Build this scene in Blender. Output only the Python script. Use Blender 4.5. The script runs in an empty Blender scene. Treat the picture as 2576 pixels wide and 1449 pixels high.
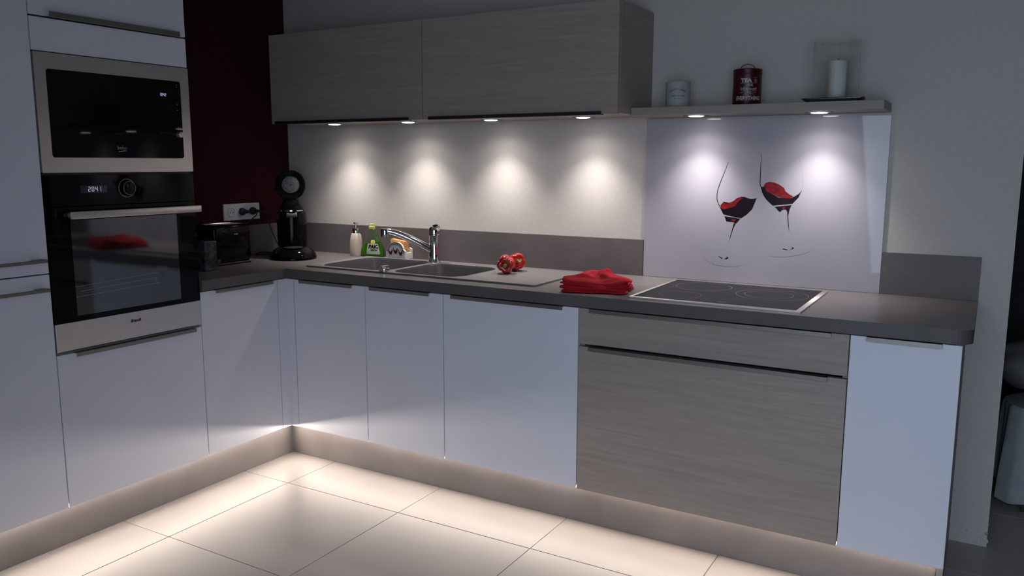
import bpy, bmesh, math, random
from mathutils import Vector, Matrix
random.seed(7)
PI = math.pi
sc = bpy.context.scene
COL = sc.collection

# ------------------------------------------------------------------ camera
cam_d = bpy.data.cameras.new('camera')
cam = bpy.data.objects.new('camera', cam_d)
COL.objects.link(cam)
cam_d.sensor_width = 36.0
cam_d.lens = 36.0 * 2055.58 / 2576.0
cam_d.clip_start = 0.05
R_ = Vector((0.8631824, 0.5048880, 0.0020364))
U_ = Vector((-0.0784245, 0.1300920, 0.9883955))
F_ = Vector((-0.4987642, 0.8533253, -0.1518887))
cam.matrix_world = Matrix(((R_.x, U_.x, -F_.x, 3.2858), (R_.y, U_.y, -F_.y, -3.2379), (R_.z, U_.z, -F_.z, 1.3600), (0, 0, 0, 1)))
sc.camera = cam

# ------------------------------------------------------------------ light and exposure
w = bpy.data.worlds.new('dusk_sky'); sc.world = w; w.use_nodes = True
w.node_tree.nodes['Background'].inputs[0].default_value = (0.30, 0.42, 0.62, 1)
w.node_tree.nodes['Background'].inputs[1].default_value = 0.35
sc.view_settings.view_transform = 'Standard'
sc.view_settings.look = 'None'
sc.view_settings.gamma = 1.0
sc.view_settings.use_curve_mapping = False
sc.view_settings.exposure = 0.0

def light(name, kind, loc, direction, power, color, xaxis=None, **kw):
    d = bpy.data.lights.new(name, kind); d.energy = power; d.color = color
    for k, v in kw.items(): setattr(d, k, v)
    o = bpy.data.objects.new(name, d); COL.objects.link(o)
    if xaxis:
        z_ = -Vector(direction).normalized(); x_ = Vector(xaxis).normalized(); y_ = z_.cross(x_)
        o.rotation_euler = Matrix(((x_.x, y_.x, z_.x), (x_.y, y_.y, z_.y), (x_.z, y_.z, z_.z))).to_euler()
    else: o.rotation_euler = Vector(direction).to_track_quat('-Z', 'Y').to_euler()
    o.location = Vector(loc)
    return o

# dusk daylight entering through the garden window behind the viewer
light('window_daylight', 'AREA', (3.42, -3.60, 1.05), (-0.16, 1, -0.42), 24.0, (0.68, 0.81, 1.0), shape='RECTANGLE', size=1.98, size_y=1.7, spread=math.radians(140))
# LED strips on top of the two plinths (the strips themselves are built below)
LED = (1.0, 0.86, 0.74)
light('plinth_led_light', 'AREA', (1.90, -0.556, 0.1435), (0, -1, 0.0), 9.0, LED, xaxis=(1, 0, 0), shape='RECTANGLE', size=2.66, size_y=0.006)
light('plinth_led_light', 'AREA', (0.518, -1.43, 0.1435), (1, 0, 0.12), 6.4, LED, xaxis=(0, 1, 0), shape='RECTANGLE', size=1.66, size_y=0.006)
SPOTC = (1.0, 0.92, 0.88)
SPOT_W = 15.5

# ------------------------------------------------------------------ materials
def srgb(r, g, b):
    return tuple(((c/255) / 12.92 if c/255 <= .04045 else ((c/255 + .055) / 1.055) ** 2.4) for c in (r, g, b)) + (1,)
def mat(name, col, rough=.5, metal=0.0, coat=0.0, spec=.5, trans=0.0, ior=1.45, emit=None, es=0.0, aniso=0.0):
    m = bpy.data.materials.new(name); m.use_nodes = True
    b = m.node_tree.nodes['Principled BSDF']
    c = tuple(col) + ((1,) if len(col) == 3 else ())
    b.inputs['Base Color'].default_value = c
    b.inputs['Roughness'].default_value = rough
    b.inputs['Metallic'].default_value = metal
    b.inputs['Coat Weight'].default_value = coat
    b.inputs['Specular IOR Level'].default_value = spec
    b.inputs['Transmission Weight'].default_value = trans
    b.inputs['IOR'].default_value = ior
    b.inputs['Anisotropic'].default_value = aniso
    if emit: b.inputs['Emission Color'].default_value = tuple(emit) + (1,); b.inputs['Emission Strength'].default_value = es
    return m
def tex(m, scale=(1, 1, 1), noise=5.0, detail=6.0, c0=(0, 0, 0), c1=(1, 1, 1), p0=.3, p1=.7, bump=0.0, rough=None, distort=0.0, second=None):
    """noise in object space drives base colour (and fine relief)"""
    nt = m.node_tree; N = nt.nodes; L = nt.links; b = N['Principled BSDF']
    tc = N.new('ShaderNodeTexCoord'); mp = N.new('ShaderNodeMapping'); mp.inputs['Scale'].default_value = scale
    L.new(tc.outputs['Object'], mp.inputs['Vector'])
    n = N.new('ShaderNodeTexNoise'); n.inputs['Scale'].default_value = noise; n.inputs['Detail'].default_value = detail; n.inputs['Distortion'].default_value = distort
    L.new(mp.outputs[0], n.inputs['Vector'])
    r = N.new('ShaderNodeValToRGB'); r.color_ramp.elements[0].position = p0; r.color_ramp.elements[1].position = p1
    r.color_ramp.elements[0].color = tuple(c0) + (1,); r.color_ramp.elements[1].color = tuple(c1) + (1,)
    L.new(n.outputs['Fac'], r.inputs[0])
    out = r.outputs[0]
    if second:
        s2, sc2, lo, hi = second
        mp2 = N.new('ShaderNodeMapping'); mp2.inputs['Scale'].default_value = sc2; L.new(tc.outputs['Object'], mp2.inputs['Vector'])
        n2 = N.new('ShaderNodeTexNoise'); n2.inputs['Scale'].default_value = s2; n2.inputs['Detail'].default_value = 5; L.new(mp2.outputs[0], n2.inputs['Vector'])
        r2 = N.new('ShaderNodeValToRGB'); r2.color_ramp.elements[0].position = .35; r2.color_ramp.elements[1].position = .65
        r2.color_ramp.elements[0].color = (lo, lo, lo, 1); r2.color_ramp.elements[1].color = (hi, hi, hi, 1)
        L.new(n2.outputs['Fac'], r2.inputs[0])
        mx = N.new('ShaderNodeMix'); mx.data_type = 'RGBA'; mx.blend_type = 'MULTIPLY'; mx.inputs[0].default_value = 1
        L.new(out, mx.inputs[6]); L.new(r2.outputs[0], mx.inputs[7]); out = mx.outputs[2]
    L.new(out, b.inputs['Base Color'])
    if bump:
        bp = N.new('ShaderNodeBump'); bp.inputs['Strength'].default_value = bump; bp.inputs['Distance'].default_value = .002
        L.new(n.outputs['Fac'], bp.inputs['Height']); L.new(bp.outputs[0], b.inputs['Normal'])
    return m

M = {}
M['door'] = tex(mat('white_lacquer', (.60, .60, .62), .38), noise=3, c0=(.66, .685, .775), c1=(.69, .715, .805))
M['wood'] = tex(mat('greige_oak_laminate', (.3, .28, .26), .55), scale=(1.0, 1.0, 16), noise=2.6, detail=9, distort=1.6, c0=(.315, .270, .240), c1=(.365, .315, .282), p0=.35, p1=.65, bump=.18, second=(7, (.5, .5, 22), .93, 1.0))
M['carcass'] = tex(mat('carcass_board', (.3, .29, .28), .6), noise=40, c0=(.28, .265, .25), c1=(.31, .295, .28))
M['concrete'] = tex(mat('concrete_laminate', (.2, .18, .18), .35, ior=1.65), noise=3.2, detail=9, distort=.4, c0=(.14, .122, .123), c1=(.20, .178, .178), p0=.3, p1=.72, bump=.05, second=(22, (1, 1, 1), .93, 1.0))
M['plinth'] = tex(mat('plinth_laminate', (.2, .18, .18), .5), noise=3.5, detail=9, distort=.4, c0=(.185, .165, .160), c1=(.245, .220, .214), p0=.3, p1=.72)
M['wall'] = tex(mat('matte_cream_paint', (.62, .60, .56), .8), noise=60, c0=(.51, .485, .455), c1=(.55, .525, .492), bump=.12)
M['red_wall'] = tex(mat('dark_red_paint', (.10, .006, .012), .85, spec=.1), noise=60, c0=(.034, .0065, .009), c1=(.044, .0085, .012), bump=.1)
M['ceil'] = tex(mat('ceiling_paint', (.6, .6, .6), .9), noise=30, c0=(.58, .58, .58), c1=(.62, .62, .62))
M['dark'] = tex(mat('room_darkness_black', (.03, .03, .03), .8), noise=10, c0=(.012, .012, .013), c1=(.02, .02, .022))  # near-black colour stands in for the darkness of the unlit room
M['tile'] = tex(mat('beige_floor_tile', (.42, .38, .35), .40), noise=2.2, detail=8, c0=(.37, .342, .33), c1=(.44, .412, .395), p0=.3, p1=.7, second=(5, (1, 1, 1), .95, 1.0))
M['grout'] = tex(mat('grey_grout', (.12, .11, .10), .9), noise=40, c0=(.08, .075, .07), c1=(.11, .10, .095))
M['steel'] = tex(mat('brushed_steel', (.42, .40, .385), .40, 1.0, aniso=.6), scale=(1, .6, 200), noise=6, detail=4, c0=(.66, .61, .575), c1=(.76, .705, .665))
M['alu'] = tex(mat('aluminium_handle', (.4, .38, .36), .42, .9), scale=(.6, .6, 150), noise=6, c0=(.22, .21, .195), c1=(.27, .255, .24))
M['chrome'] = tex(mat('polished_chrome', (.75, .75, .76), .08, 1.0), noise=4, c0=(.70, .70, .72), c1=(.78, .78, .79))
M['blackglass'] = tex(mat('black_glass', (.004, .004, .005), .03, spec=.16), noise=3, c0=(.003, .003, .004), c1=(.005, .005, .006))
M['ovenwin'] = tex(mat('oven_window_glass', (.004, .006, .007), .05, spec=.5, ior=2.2), noise=3, c0=(.003, .004, .005), c1=(.006, .008, .009))
M['hobglass'] = tex(mat('ceramic_hob_glass', (.02, .02, .022), .30, spec=.08), noise=3, c0=(.010, .010, .012), c1=(.015, .015, .017))
M['black'] = tex(mat('glossy_black_plastic', (.004, .004, .004), .08, spec=.16), noise=30, c0=(.003, .003, .003), c1=(.006, .006, .006))
M['mblack'] = tex(mat('matt_black_plastic', (.01, .01, .01), .5), noise=30, c0=(.008, .008, .008), c1=(.013, .013, .013))
M['shadowgap'] = tex(mat('dark_gap_board', (.02, .02, .02), .8), noise=30, c0=(.015, .015, .015), c1=(.02, .02, .02))
M['granite'] = tex(mat('shaded_granite_composite', (.17, .165, .165), .36, spec=.7), noise=180, detail=3, c0=(.068, .065, .068), c1=(.10, .096, .100), bump=.1)  # darker copy of the sink composite, shade in the bowls put into colour
M['edge'] = tex(mat('shaded_worktop_edge', (.08, .075, .075), .6), noise=3.2, detail=9, c0=(.080, .074, .074), c1=(.110, .102, .102))  # darker copy of the worktop laminate, shade on its edges put into colour
M['deck'] = tex(mat('lit_granite_composite', (.2, .19, .19), .45, ior=1.85), noise=180, detail=3, c0=(.125, .118, .121), c1=(.16, .152, .156), bump=.1)  # lighter copy of the sink composite, light on the deck put into colour
M['upstand'] = tex(mat('concrete_upstand', (.2, .18, .18), .5), noise=3.2, detail=9, distort=.4, c0=(.105, .090, .090), c1=(.160, .142, .140), p0=.3, p1=.72, bump=.05, second=(22, (1, 1, 1), .93, 1.0))
M['panel'] = tex(mat('printed_glass_panel', (.55, .55, .62), .45, coat=.75), noise=1.5, c0=(.375, .365, .42), c1=(.41, .40, .455))
M['panel'].node_tree.nodes['Principled BSDF'].inputs['Coat Roughness'].default_value = .03
M['ink'] = tex(mat('print_black', (.006, .004, .006), .3), noise=20, c0=(.004, .003, .006), c1=(.016, .004, .008))
M['inkred'] = tex(mat('print_red', (.25, .01, .015), .3), noise=60, detail=4, c0=(.10, .004, .007), c1=(.30, .014, .02))
M['inkgrey'] = tex(mat('print_grey', (.25, .25, .27), .3), noise=20, c0=(.27, .27, .29), c1=(.32, .32, .34))
M['cloth'] = tex(mat('red_cotton', (.36, .008, .018), .85, spec=.2), noise=300, detail=2, c0=(.38, .009, .018), c1=(.47, .016, .030), bump=.3)
M['pepper'] = tex(mat('red_pepper_skin', (.42, .008, .006), .16, coat=.6), noise=14, detail=4, c0=(.33, .006, .006), c1=(.48, .014, .010))
M['stem'] = tex(mat('green_pepper_stem', (.16, .24, .06), .55), noise=60, c0=(.12, .19, .05), c1=(.30, .36, .14))
M['porcelain'] = tex(mat('white_ceramic', (.72, .70, .67), .25, coat=.4), noise=10, c0=(.69, .67, .64), c1=(.74, .72, .69))
M['holderfront'] = tex(mat('speckled_ceramic', (.45, .43, .43), .35), noise=900, detail=1, c0=(.18, .17, .18), c1=(.46, .44, .45), p0=.30, p1=.42)
M['sponge'] = tex(mat('orange_sponge', (.62, .30, .08), .95), noise=90, detail=3, c0=(.36, .14, .03), c1=(.66, .33, .10), p0=.28, p1=.5, bump=.8)
M['soap'] = tex(mat('cream_soap_bottle', (.60, .52, .43), .35), noise=25, c0=(.54, .46, .37), c1=(.62, .54, .45))
M['plastic'] = mat('clear_plastic', (.93, .97, .93), .05, trans=1.0, ior=1.3)
tex(M['plastic'], noise=4, c0=(.88, .93, .88), c1=(.93, .97, .93))
M['liquid'] = tex(mat('green_liquid', (.10, .45, .02), .1, trans=.5, ior=1.2), noise=12, c0=(.07, .34, .01), c1=(.12, .46, .02))
M['capy'] = tex(mat('yellow_cap', (.65, .66, .12), .35, trans=.3), noise=30, c0=(.55, .58, .10), c1=(.70, .72, .25))
M['label'] = tex(mat('white_label', (.5, .52, .5), .4), noise=40, c0=(.26, .31, .24), c1=(.36, .40, .34))
M['labely'] = tex(mat('yellow_label', (.55, .55, .06), .4), noise=40, c0=(.42, .43, .05), c1=(.6, .6, .1))
M['tin'] = tex(mat('dark_red_tin', (.09, .004, .008), .35), noise=12, c0=(.042, .002, .004), c1=(.058, .003, .006))
M['whitetin'] = tex(mat('distressed_white_tin', (.42, .43, .42), .55), noise=18, detail=6, c0=(.34, .355, .35), c1=(.43, .44, .43))
M['cream_ink'] = tex(mat('cream_lettering', (.5, .46, .44), .5), noise=200, c0=(.36, .33, .32), c1=(.55, .52, .50))
M['wax'] = tex(mat('white_wax', (.60, .60, .58), .5), noise=8, c0=(.58, .58, .56), c1=(.62, .62, .60))
M['glass'] = mat('ribbed_clear_glass', (.9, .93, .92), .04, trans=1.0, ior=1.06)
tex(M['glass'], scale=(30, 30, .7), noise=4, detail=4, c0=(.90, .93, .92), c1=(1, 1, 1), bump=.35)
M['smoke'] = tex(mat('smoked_glass_tray', (.05, .055, .05), .1, trans=.2), noise=5, c0=(.035, .04, .036), c1=(.06, .065, .06))
M['socket'] = tex(mat('white_socket_plastic', (.62, .61, .62), .35), noise=10, c0=(.60, .59, .60), c1=(.64, .63, .64))
M['greyplastic'] = tex(mat('grey_metal_disc', (.20, .20, .21), .5, 0.0), noise=40, c0=(.075, .075, .08), c1=(.10, .10, .105))
M['mottle'] = tex(mat('mottled_grey_pack', (.05, .05, .06), .3), noise=38, detail=3, c0=(.016, .016, .022), c1=(.085, .085, .10), p0=.4, p1=.62)
M['lens'] = mat('lit_lens', (1, 1, 1), .5, emit=(1.0, .96, .95), es=14.0)
M['ledstrip'] = mat('lit_led_strip', (1, 1, 1), .5, emit=LED, es=3.0)
M['digit'] = mat('lit_display_digits', (.1, .1, .1), .5, emit=(.55, .55, .75), es=.75)
M['digitb'] = mat('lit_display_digits_blue', (.1, .1, .1), .5, emit=(.45, .55, 1.0), es=.85)
M['display'] = mat('lit_display_background', (.004, .004, .006), .1, emit=(.10, .12, .25), es=.012)
M['sheet'] = tex(mat('white_cotton_sheet', (.34, .36, .38), .8), noise=20, c0=(.32, .34, .36), c1=(.37, .39, .41))
M['greycloth'] = tex(mat('grey_fabric', (.15, .15, .15), .9), noise=60, c0=(.13, .13, .13), c1=(.17, .17, .17), bump=.3)
M['winframe'] = tex(mat('window_frame_paint', (.4, .4, .4), .5), noise=10, c0=(.38, .38, .38), c1=(.42, .42, .42))
M['pane'] = mat('window_pane_glass', (.95, .97, .98), .0, trans=1.0, ior=1.45)
tex(M['pane'], noise=2, c0=(.93, .95, .96), c1=(.96, .97, .98))
M['plaster'] = tex(mat('chipped_plaster', (.4, .42, .43), .9), noise=50, c0=(.10, .10, .10), c1=(.5, .5, .48), p0=.35, p1=.5, bump=.8)

# ------------------------------------------------------------------ mesh helpers
ROOT = {}
def wl(o): return ROOT.get(o.name, Vector((0, 0, 0)))
def obj(name, bm, m, parent=None, smooth=False, rc=True):
    """links one mesh; vertices are given in world space"""
    off = wl(parent) if parent else Vector((0, 0, 0))
    if rc: bmesh.ops.recalc_face_normals(bm, faces=bm.faces)
    if parent: bmesh.ops.translate(bm, verts=bm.verts, vec=-off)
    me = bpy.data.meshes.new(name); bm.to_mesh(me); bm.free()
    if smooth:
        for p in me.polygons: p.use_smooth = True
        if smooth != 'all':
            try: me.set_sharp_from_angle(angle=math.radians(35))
            except Exception: pass
    for x in (m if isinstance(m, (list, tuple)) else [m]): me.materials.append(x)
    o = bpy.data.objects.new(name, me); COL.objects.link(o)
    if parent: o.parent = parent; ROOT[o.name] = off
    return o
def tag(o, label, cat, group=None):
    o['label'] = label; o['category'] = cat
    if group: o['group'] = group
    return o
def thing(name, loc, label, cat, group=None):
    o = bpy.data.objects.new(name, None); COL.objects.link(o); o.location = loc; o.empty_display_size = .05
    ROOT[o.name] = Vector(loc); return tag(o, label, cat, group)
def struct(name, bm, m, parent=None):
    o = obj(name, bm, m, parent)
    if not parent: o['kind'] = 'structure'
    return o
def copy_tree(root, delta):
    """copy of a thing with its parts and sub-parts"""
    def cp(o, par):
        c = o.copy(); COL.objects.link(c); c.parent = par
        for ch in kids(o): cp(ch, c)
        return c
    c = cp(root, None); c.location = Vector(root.location) + Vector(delta); ROOT[c.name] = Vector(c.location)
    return c
def kids(o): return [x for x in list(COL.objects) if x.parent == o]
def box(bm, x0, x1, y0, y1, z0, z1, b=0.0, seg=1):
    t = bmesh.new(); bmesh.ops.create_cube(t, size=1)
    for v in t.verts: v.co = Vector((x0 + (x1 - x0) * (v.co.x + .5), y0 + (y1 - y0) * (v.co.y + .5), z0 + (z1 - z0) * (v.co.z + .5)))
    if b: bmesh.ops.bevel(t, geom=t.edges[:], offset=b, segments=seg, affect='EDGES', profile=.5)
    me = bpy.data.meshes.new('t'); t.to_mesh(me); t.free(); bm.from_mesh(me); bpy.data.meshes.remove(me); return bm
def B(*a, **k): return box(bmesh.new(), *a, **k)
def lathe(bm, prof, c, n=32, sx=1, sy=1, axis=(0, 0, 1), cap=True, rot=0.0):
    """prof: (radius, height) pairs along axis from c"""
    q = Vector((0, 0, 1)).rotation_difference(Vector(axis).normalized()); c = Vector(c); rings = []
    for r, h in prof:
        ring = []
        for i in range(n):
            a = 2 * PI * i / n + rot
            ring.append(bm.verts.new(c + q @ Vector((r * sx * math.cos(a), r * sy * math.sin(a), h))))
        rings.append(ring)
    for A, Bn in zip(rings, rings[1:]):
        for i in range(n): bm.faces.new((A[i], A[(i + 1) % n], Bn[(i + 1) % n], Bn[i]))
    if cap:
        bm.faces.new(rings[0]); bm.faces.new(rings[-1])
    return bm
def L(*a, **k): return lathe(bmesh.new(), *a, **k)
def tube(bm, pts, r, n=8, closed=False, steps=6):
    """smooth tube through pts (Catmull-Rom); r number or list"""
    P = [Vector(p) for p in pts]; out = []; rr = []
    m = len(P)
    for i in range(m - (0 if closed else 1)):
        p0 = P[(i - 1) % m] if (closed or i > 0) else P[i]; p1 = P[i]; p2 = P[(i + 1) % m]; p3 = P[(i + 2) % m] if (closed or i + 2 < m) else p2
        for s in range(steps):
            t = s / steps
            out.append(.5 * ((2 * p1) + (-p0 + p2) * t + (2 * p0 - 5 * p1 + 4 * p2 - p3) * t * t + (-p0 + 3 * p1 - 3 * p2 + p3) * t ** 3))
            rr.append(r if not isinstance(r, (list, tuple)) else r[i] + (r[(i + 1) % len(r)] - r[i]) * t)
    if not closed: out.append(P[-1]); rr.append(r if not isinstance(r, (list, tuple)) else r[-1])
    rings = []; up = Vector((0, 0, 1)); k = len(out); prev = None
    for i, p in enumerate(out):
        if closed: d = out[(i + 1) % k] - out[i - 1]
        else: d = out[min(i + 1, k - 1)] - out[max(i - 1, 0)]
        d.normalize()
        if prev is None:
            s = d.cross(up)
            if s.length < 1e-3: s = d.cross(Vector((0, 1, 0)))
        else: s = prev - d * prev.dot(d)
        s.normalize(); prev = s; t = d.cross(s)
        rings.append([bm.verts.new(p + (s * math.cos(2 * PI * j / n) + t * math.sin(2 * PI * j / n)) * rr[i]) for j in range(n)])
    for a in range(k if closed else k - 1):
        A = rings[a]; Bn = rings[(a + 1) % k]
        for j in range(n): bm.faces.new((A[j], A[(j + 1) % n], Bn[(j + 1) % n], Bn[j]))
    if not closed: bm.faces.new(rings[0]); bm.faces.new(rings[-1])
    return bm
def T(*a, **k): return tube(bmesh.new(), *a, **k)
def rrect(x0, x1, y0, y1, r, n=6):
    pts = []
    for cx, cy, a0 in ((x1 - r, y0 + r, -PI / 2), (x1 - r, y1 - r, 0), (x0 + r, y1 - r, PI / 2), (x0 + r, y0 + r, PI)):
        for i in range(n + 1): a = a0 + PI / 2 * i / n; pts.append((cx + r * math.cos(a), cy + r * math.sin(a)))
    return pts
def plate(outer, holes, f, d0, d1):
    """flat plate with holes; f(u, v, d) maps to world"""
    bm = bmesh.new(); E = []
    for loop in [outer] + list(holes):
        vs = [bm.verts.new((u, v, 0)) for u, v in loop]
        for i in range(len(vs)): E.append(bm.edges.new((vs[i], vs[(i + 1) % len(vs)])))
    bmesh.ops.triangle_fill(bm, use_beauty=True, use_dissolve=False, edges=E, normal=(0, 0, 1))
    r = bmesh.ops.extrude_face_region(bm, geom=bm.faces[:])
    vs = [v for v in r['geom'] if isinstance(v, bmesh.types.BMVert)]
    for v in vs: v.co.z = 1
    for v in bm.verts: v.co = Vector(f(v.co.x, v.co.y, d1 if v.co.z > .5 else d0))
    return bm
fXY = lambda u, v, d: (u, v, d)
fXZ = lambda u, v, d: (u, d, v)
fYZ = lambda u, v, d: (d, u, v)
def text(s, size, f, depth=.0004, shear=0.0, bold=0.0, sx=1.0, spacing=1.0, res=2, sub=0):
    """lettering as thin raised print: f(u, v, d) maps to world, centred on u"""
    cu = bpy.data.curves.new('t', 'FONT'); cu.body = s; cu.size = size; cu.shear = shear; cu.extrude = depth / 2; cu.offset = bold; cu.align_x = 'CENTER'
    cu.space_character = spacing; cu.resolution_u = res
    o = bpy.data.objects.new('t', cu); COL.objects.link(o)
    bpy.context.view_layer.update()
    dg = bpy.context.evaluated_depsgraph_get()
    me = bpy.data.meshes.new_from_object(o.evaluated_get(dg), depsgraph=dg)
    bm = bmesh.new(); bm.from_mesh(me)
    bpy.data.objects.remove(o); bpy.data.curves.remove(cu); bpy.data.meshes.remove(me)
    if sub: bmesh.ops.subdivide_edges(bm, edges=[e for e in bm.edges if e.calc_length() > size * .3], cuts=sub)
    for v in bm.verts: v.co = Vector(f(v.co.x * sx, v.co.y, v.co.z + depth / 2))
    return bm
SEG = {'0': 'abcdef', '1': 'bc', '2': 'abged', '4': 'fgbc'}
def digits(s, h, f, wd=None, t=None, depth=.0006):
    """seven segment figures"""
    bm = bmesh.new(); wd = wd or h * .5; t = t or h * .1; x = 0; adv = wd * 1.55
    tot = len(s) * adv
    for ch in s:
        for sg in SEG[ch]:
            r = {'a': (0, wd, h - t, h), 'g': (0, wd, h / 2 - t / 2, h / 2 + t / 2), 'd': (0, wd, 0, t), 'f': (0, t, h / 2, h), 'e': (0, t, 0, h / 2), 'b': (wd - t, wd, h / 2, h), 'c': (wd - t, wd, 0, h / 2)}[sg]
            e = t * .25
            x0, x1, z0, z1 = x + r[0] + (e if sg in 'agd' else 0), x + r[1] - (e if sg in 'agd' else 0), r[2] + (0 if sg in 'agd' else e), r[3] - (0 if sg in 'agd' else e)
            b = B(x0 - tot / 2, x1 - tot / 2, 0, depth, z0, z1)
            for v in b.verts: v.co = Vector(f(v.co.x, v.co.z, v.co.y))
            me = bpy.data.meshes.new('t'); b.to_mesh(me); b.free(); bm.from_mesh(me); bpy.data.meshes.remove(me)
        x += adv
    return bm
def poly(pts, f, d0, d1):
    bm = bmesh.new(); E = []
    vs = [bm.verts.new((u, v, 0)) for u, v in pts]
    for i in range(len(vs)): E.append(bm.edges.new((vs[i], vs[(i + 1) % len(vs)])))
    bmesh.ops.triangle_fill(bm, use_beauty=True, edges=E, normal=(0, 0, 1))
    r = bmesh.ops.extrude_face_region(bm, geom=bm.faces[:])
    for v in r['geom']:
        if isinstance(v, bmesh.types.BMVert): v.co.z = 1
    for v in bm.verts: v.co = Vector(f(v.co.x, v.co.y, d1 if v.co.z > .5 else d0))
    return bm

# ------------------------------------------------------------------ dimensions (metres)
XD = 0.562          # door plane of the run on the red wall
YD = -0.600         # door plane of the run on the back wall
ZB, ZT1, ZT = 0.153, 0.846, 0.888   # door bottoms, worktop underside, worktop top
OV = 0.0155         # worktop overhang
ZS = 1.040          # top of the upstands
XR = 3.271          # free end of the worktop
G = 0.0015          # half of a joint between doors

# ------------------------------------------------------------------ room shell
struct('wall_back', B(-0.10, 3.365, 0.0, 0.10, 0, 2.6), M['wall'])
struct('wall_left', B(-0.10, 0.0, -3.8, 0.0, 0, 2.6), M['red_wall'])
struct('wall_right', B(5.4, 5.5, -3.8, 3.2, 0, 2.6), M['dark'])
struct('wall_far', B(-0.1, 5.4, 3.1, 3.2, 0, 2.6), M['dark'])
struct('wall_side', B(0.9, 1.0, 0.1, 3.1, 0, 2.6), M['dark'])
struct('ceiling', B(-0.1, 5.5, -3.8, 3.2, 2.6, 2.7), M['ceil'])
bm = plate([(-0.1, 0), (5.4, 0), (5.4, 2.6), (-0.1, 2.6)], [[(2.38, .12), (4.46, .12), (4.46, 2.25), (2.38, 2.25)]], fXZ, -3.8, -3.68)
struct('wall_front', bm, M['wall'])
bm = plate([(2.38, .12), (4.46, .12), (4.46, 2.25), (2.38, 2.25)], [[(2.44, .18), (3.39, .18), (3.39, 2.19), (2.44, 2.19)], [(3.45, .18), (4.40, .18), (4.40, 2.19), (3.45, 2.19)]], fXZ, -3.79, -3.73)
wf = struct('window_1', bm, M['winframe'])
obj('window_pane', B(2.44, 3.39, -3.765, -3.757, .18, 2.19), M['pane'], wf); obj('window_pane', B(3.45, 4.40, -3.765, -3.757, .18, 2.19), M['pane'], wf)
# chipped foot of the back wall's free end
bm = bmesh.new()
for (x, z, s) in ((3.361, .050, .006), (3.3635, .085, .004), (3.352, .012, .008), (3.362, .022, .008), (3.300, .047, .004), (3.33, .006, .006), (3.345, .030, .005)):
    t = bmesh.new(); bmesh.ops.create_icosphere(t, subdivisions=2, radius=s)
    for v in t.verts: v.co = Vector((x + v.co.x * random.uniform(.7, 1.2), -.001 + v.co.y * .25, z + v.co.z * random.uniform(.8, 1.3)))
    me = bpy.data.meshes.new('t'); t.to_mesh(me); t.free(); bm.from_mesh(me); bpy.data.meshes.remove(me)
ww = bpy.data.objects['wall_back']
obj('chipped_plaster', bm, M['plaster'], ww)['kind'] = 'stuff'

fl = struct('floor', B(-0.1, 5.5, -3.8, 3.2, -0.06, -0.003), M['grout'])
TX, TY, TP = 0.775, -0.841, 0.593
tm = None
for i in range(-2, 9):
    for j in range(-6, 8):
        x0, y0 = TX + i * TP, TY + j * TP
        if x0 < -.6 or x0 > 5.2 or y0 < -4.4 or y0 > 2.7: continue
        if tm is None:
            o = obj('tile', B(.0012, TP - .0012, .0012, TP - .0012, -.0125, 0, b=.0008), M['tile'], None); tm = o.data
        else:
            o = bpy.data.objects.new('tile', tm); COL.objects.link(o)
        o.location = (x0, y0, random.uniform(-.0001, .0001)); o.parent = fl

# ------------------------------------------------------------------ plinths with LED strips
p = thing('plinth', (1.9, -.55, 0), 'grey brown plinth with hidden light strip under the sink and hob cabinets', 'plinth')
obj('board', B(XD - .05, 3.2255, YD + .05, YD + .066, .001, .139), M['plinth'], p)
obj('led_strip', B(XD - .045, 3.222, YD + .0475, YD + .056, .1395, .1425), M['ledstrip'], p)
p = thing('plinth', (.51, -1.4, 0), 'grey brown plinth with hidden light strip under the oven cabinet', 'plinth')
obj('board', B(XD - .066, XD - .05, -2.27, YD + .05, .001, .139), M['plinth'], p)
obj('led_strip', B(XD - .056, XD - .0475, -2.27, YD - .02, .1395, .1425), M['ledstrip'], p)

# ------------------------------------------------------------------ base cabinets
def lip(side, a0, a1, z, up=False):
    """edge pull: an L-shaped strip over the door's edge with a lip in front"""
    bm = bmesh.new(); s = -1 if up else 1
    pr = .016 if not up else .014; h = .0125
    if side == 'back':
        y = YD; zt = z
        box(bm, a0, a1, y - pr, y + .004, zt, zt + .0016, b=.0004); box(bm, a0, a1, y - pr - .0012, y - pr + .0008, zt - h, zt + .0016, b=.0004)
    else:
        x = XD; zt = z
        if not up: box(bm, x - .004, x + pr, a0, a1, zt, zt + .0016, b=.0004); box(bm, x + pr - .0008, x + pr + .0012, a0, a1, zt - h, zt + .0016, b=.0004)
        else: box(bm, x - .004, x + pr, a0, a1, zt - .0016, zt, b=.0004); box(bm, x + pr - .0008, x + pr + .0012, a0, a1, zt - .0016, zt + .016, b=.0004)
    return bm
def carcass_back(x0, x1, root):
    bm = bmesh.new(); a, b_ = x0 + .001, x1 - .001
    box(bm, a, a + .016, YD + .0205, -.02, ZB + .003, ZT1 - .002); box(bm, b_ - .016, b_, YD + .0205, -.02, ZB + .003, ZT1 - .002)
    box(bm, a + .016, b_ - .016, YD + .0205, -.02, ZB + .003, ZB + .019); box(bm, a + .016, b_ - .016, -.028, -.02, ZB + .019, ZT1 - .002)
    obj('carcass', bm, M['carcass'], root)
def base_back(x0, x1, label, hx, mat_='door', cat='cabinet'):
    r = thing('base_cabinet', ((x0 + x1) / 2, -.3, 0), label, cat)
    carcass_back(x0, x1, r)
    d = obj('door', B(x0 + G, x1 - G, YD, YD + .019, ZB, ZT1 - .006, b=.0012), M[mat_], r)
    obj('handle', lip('back', hx[0], hx[1], ZT1 - .0055), M['alu'], d)
    return r
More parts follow.
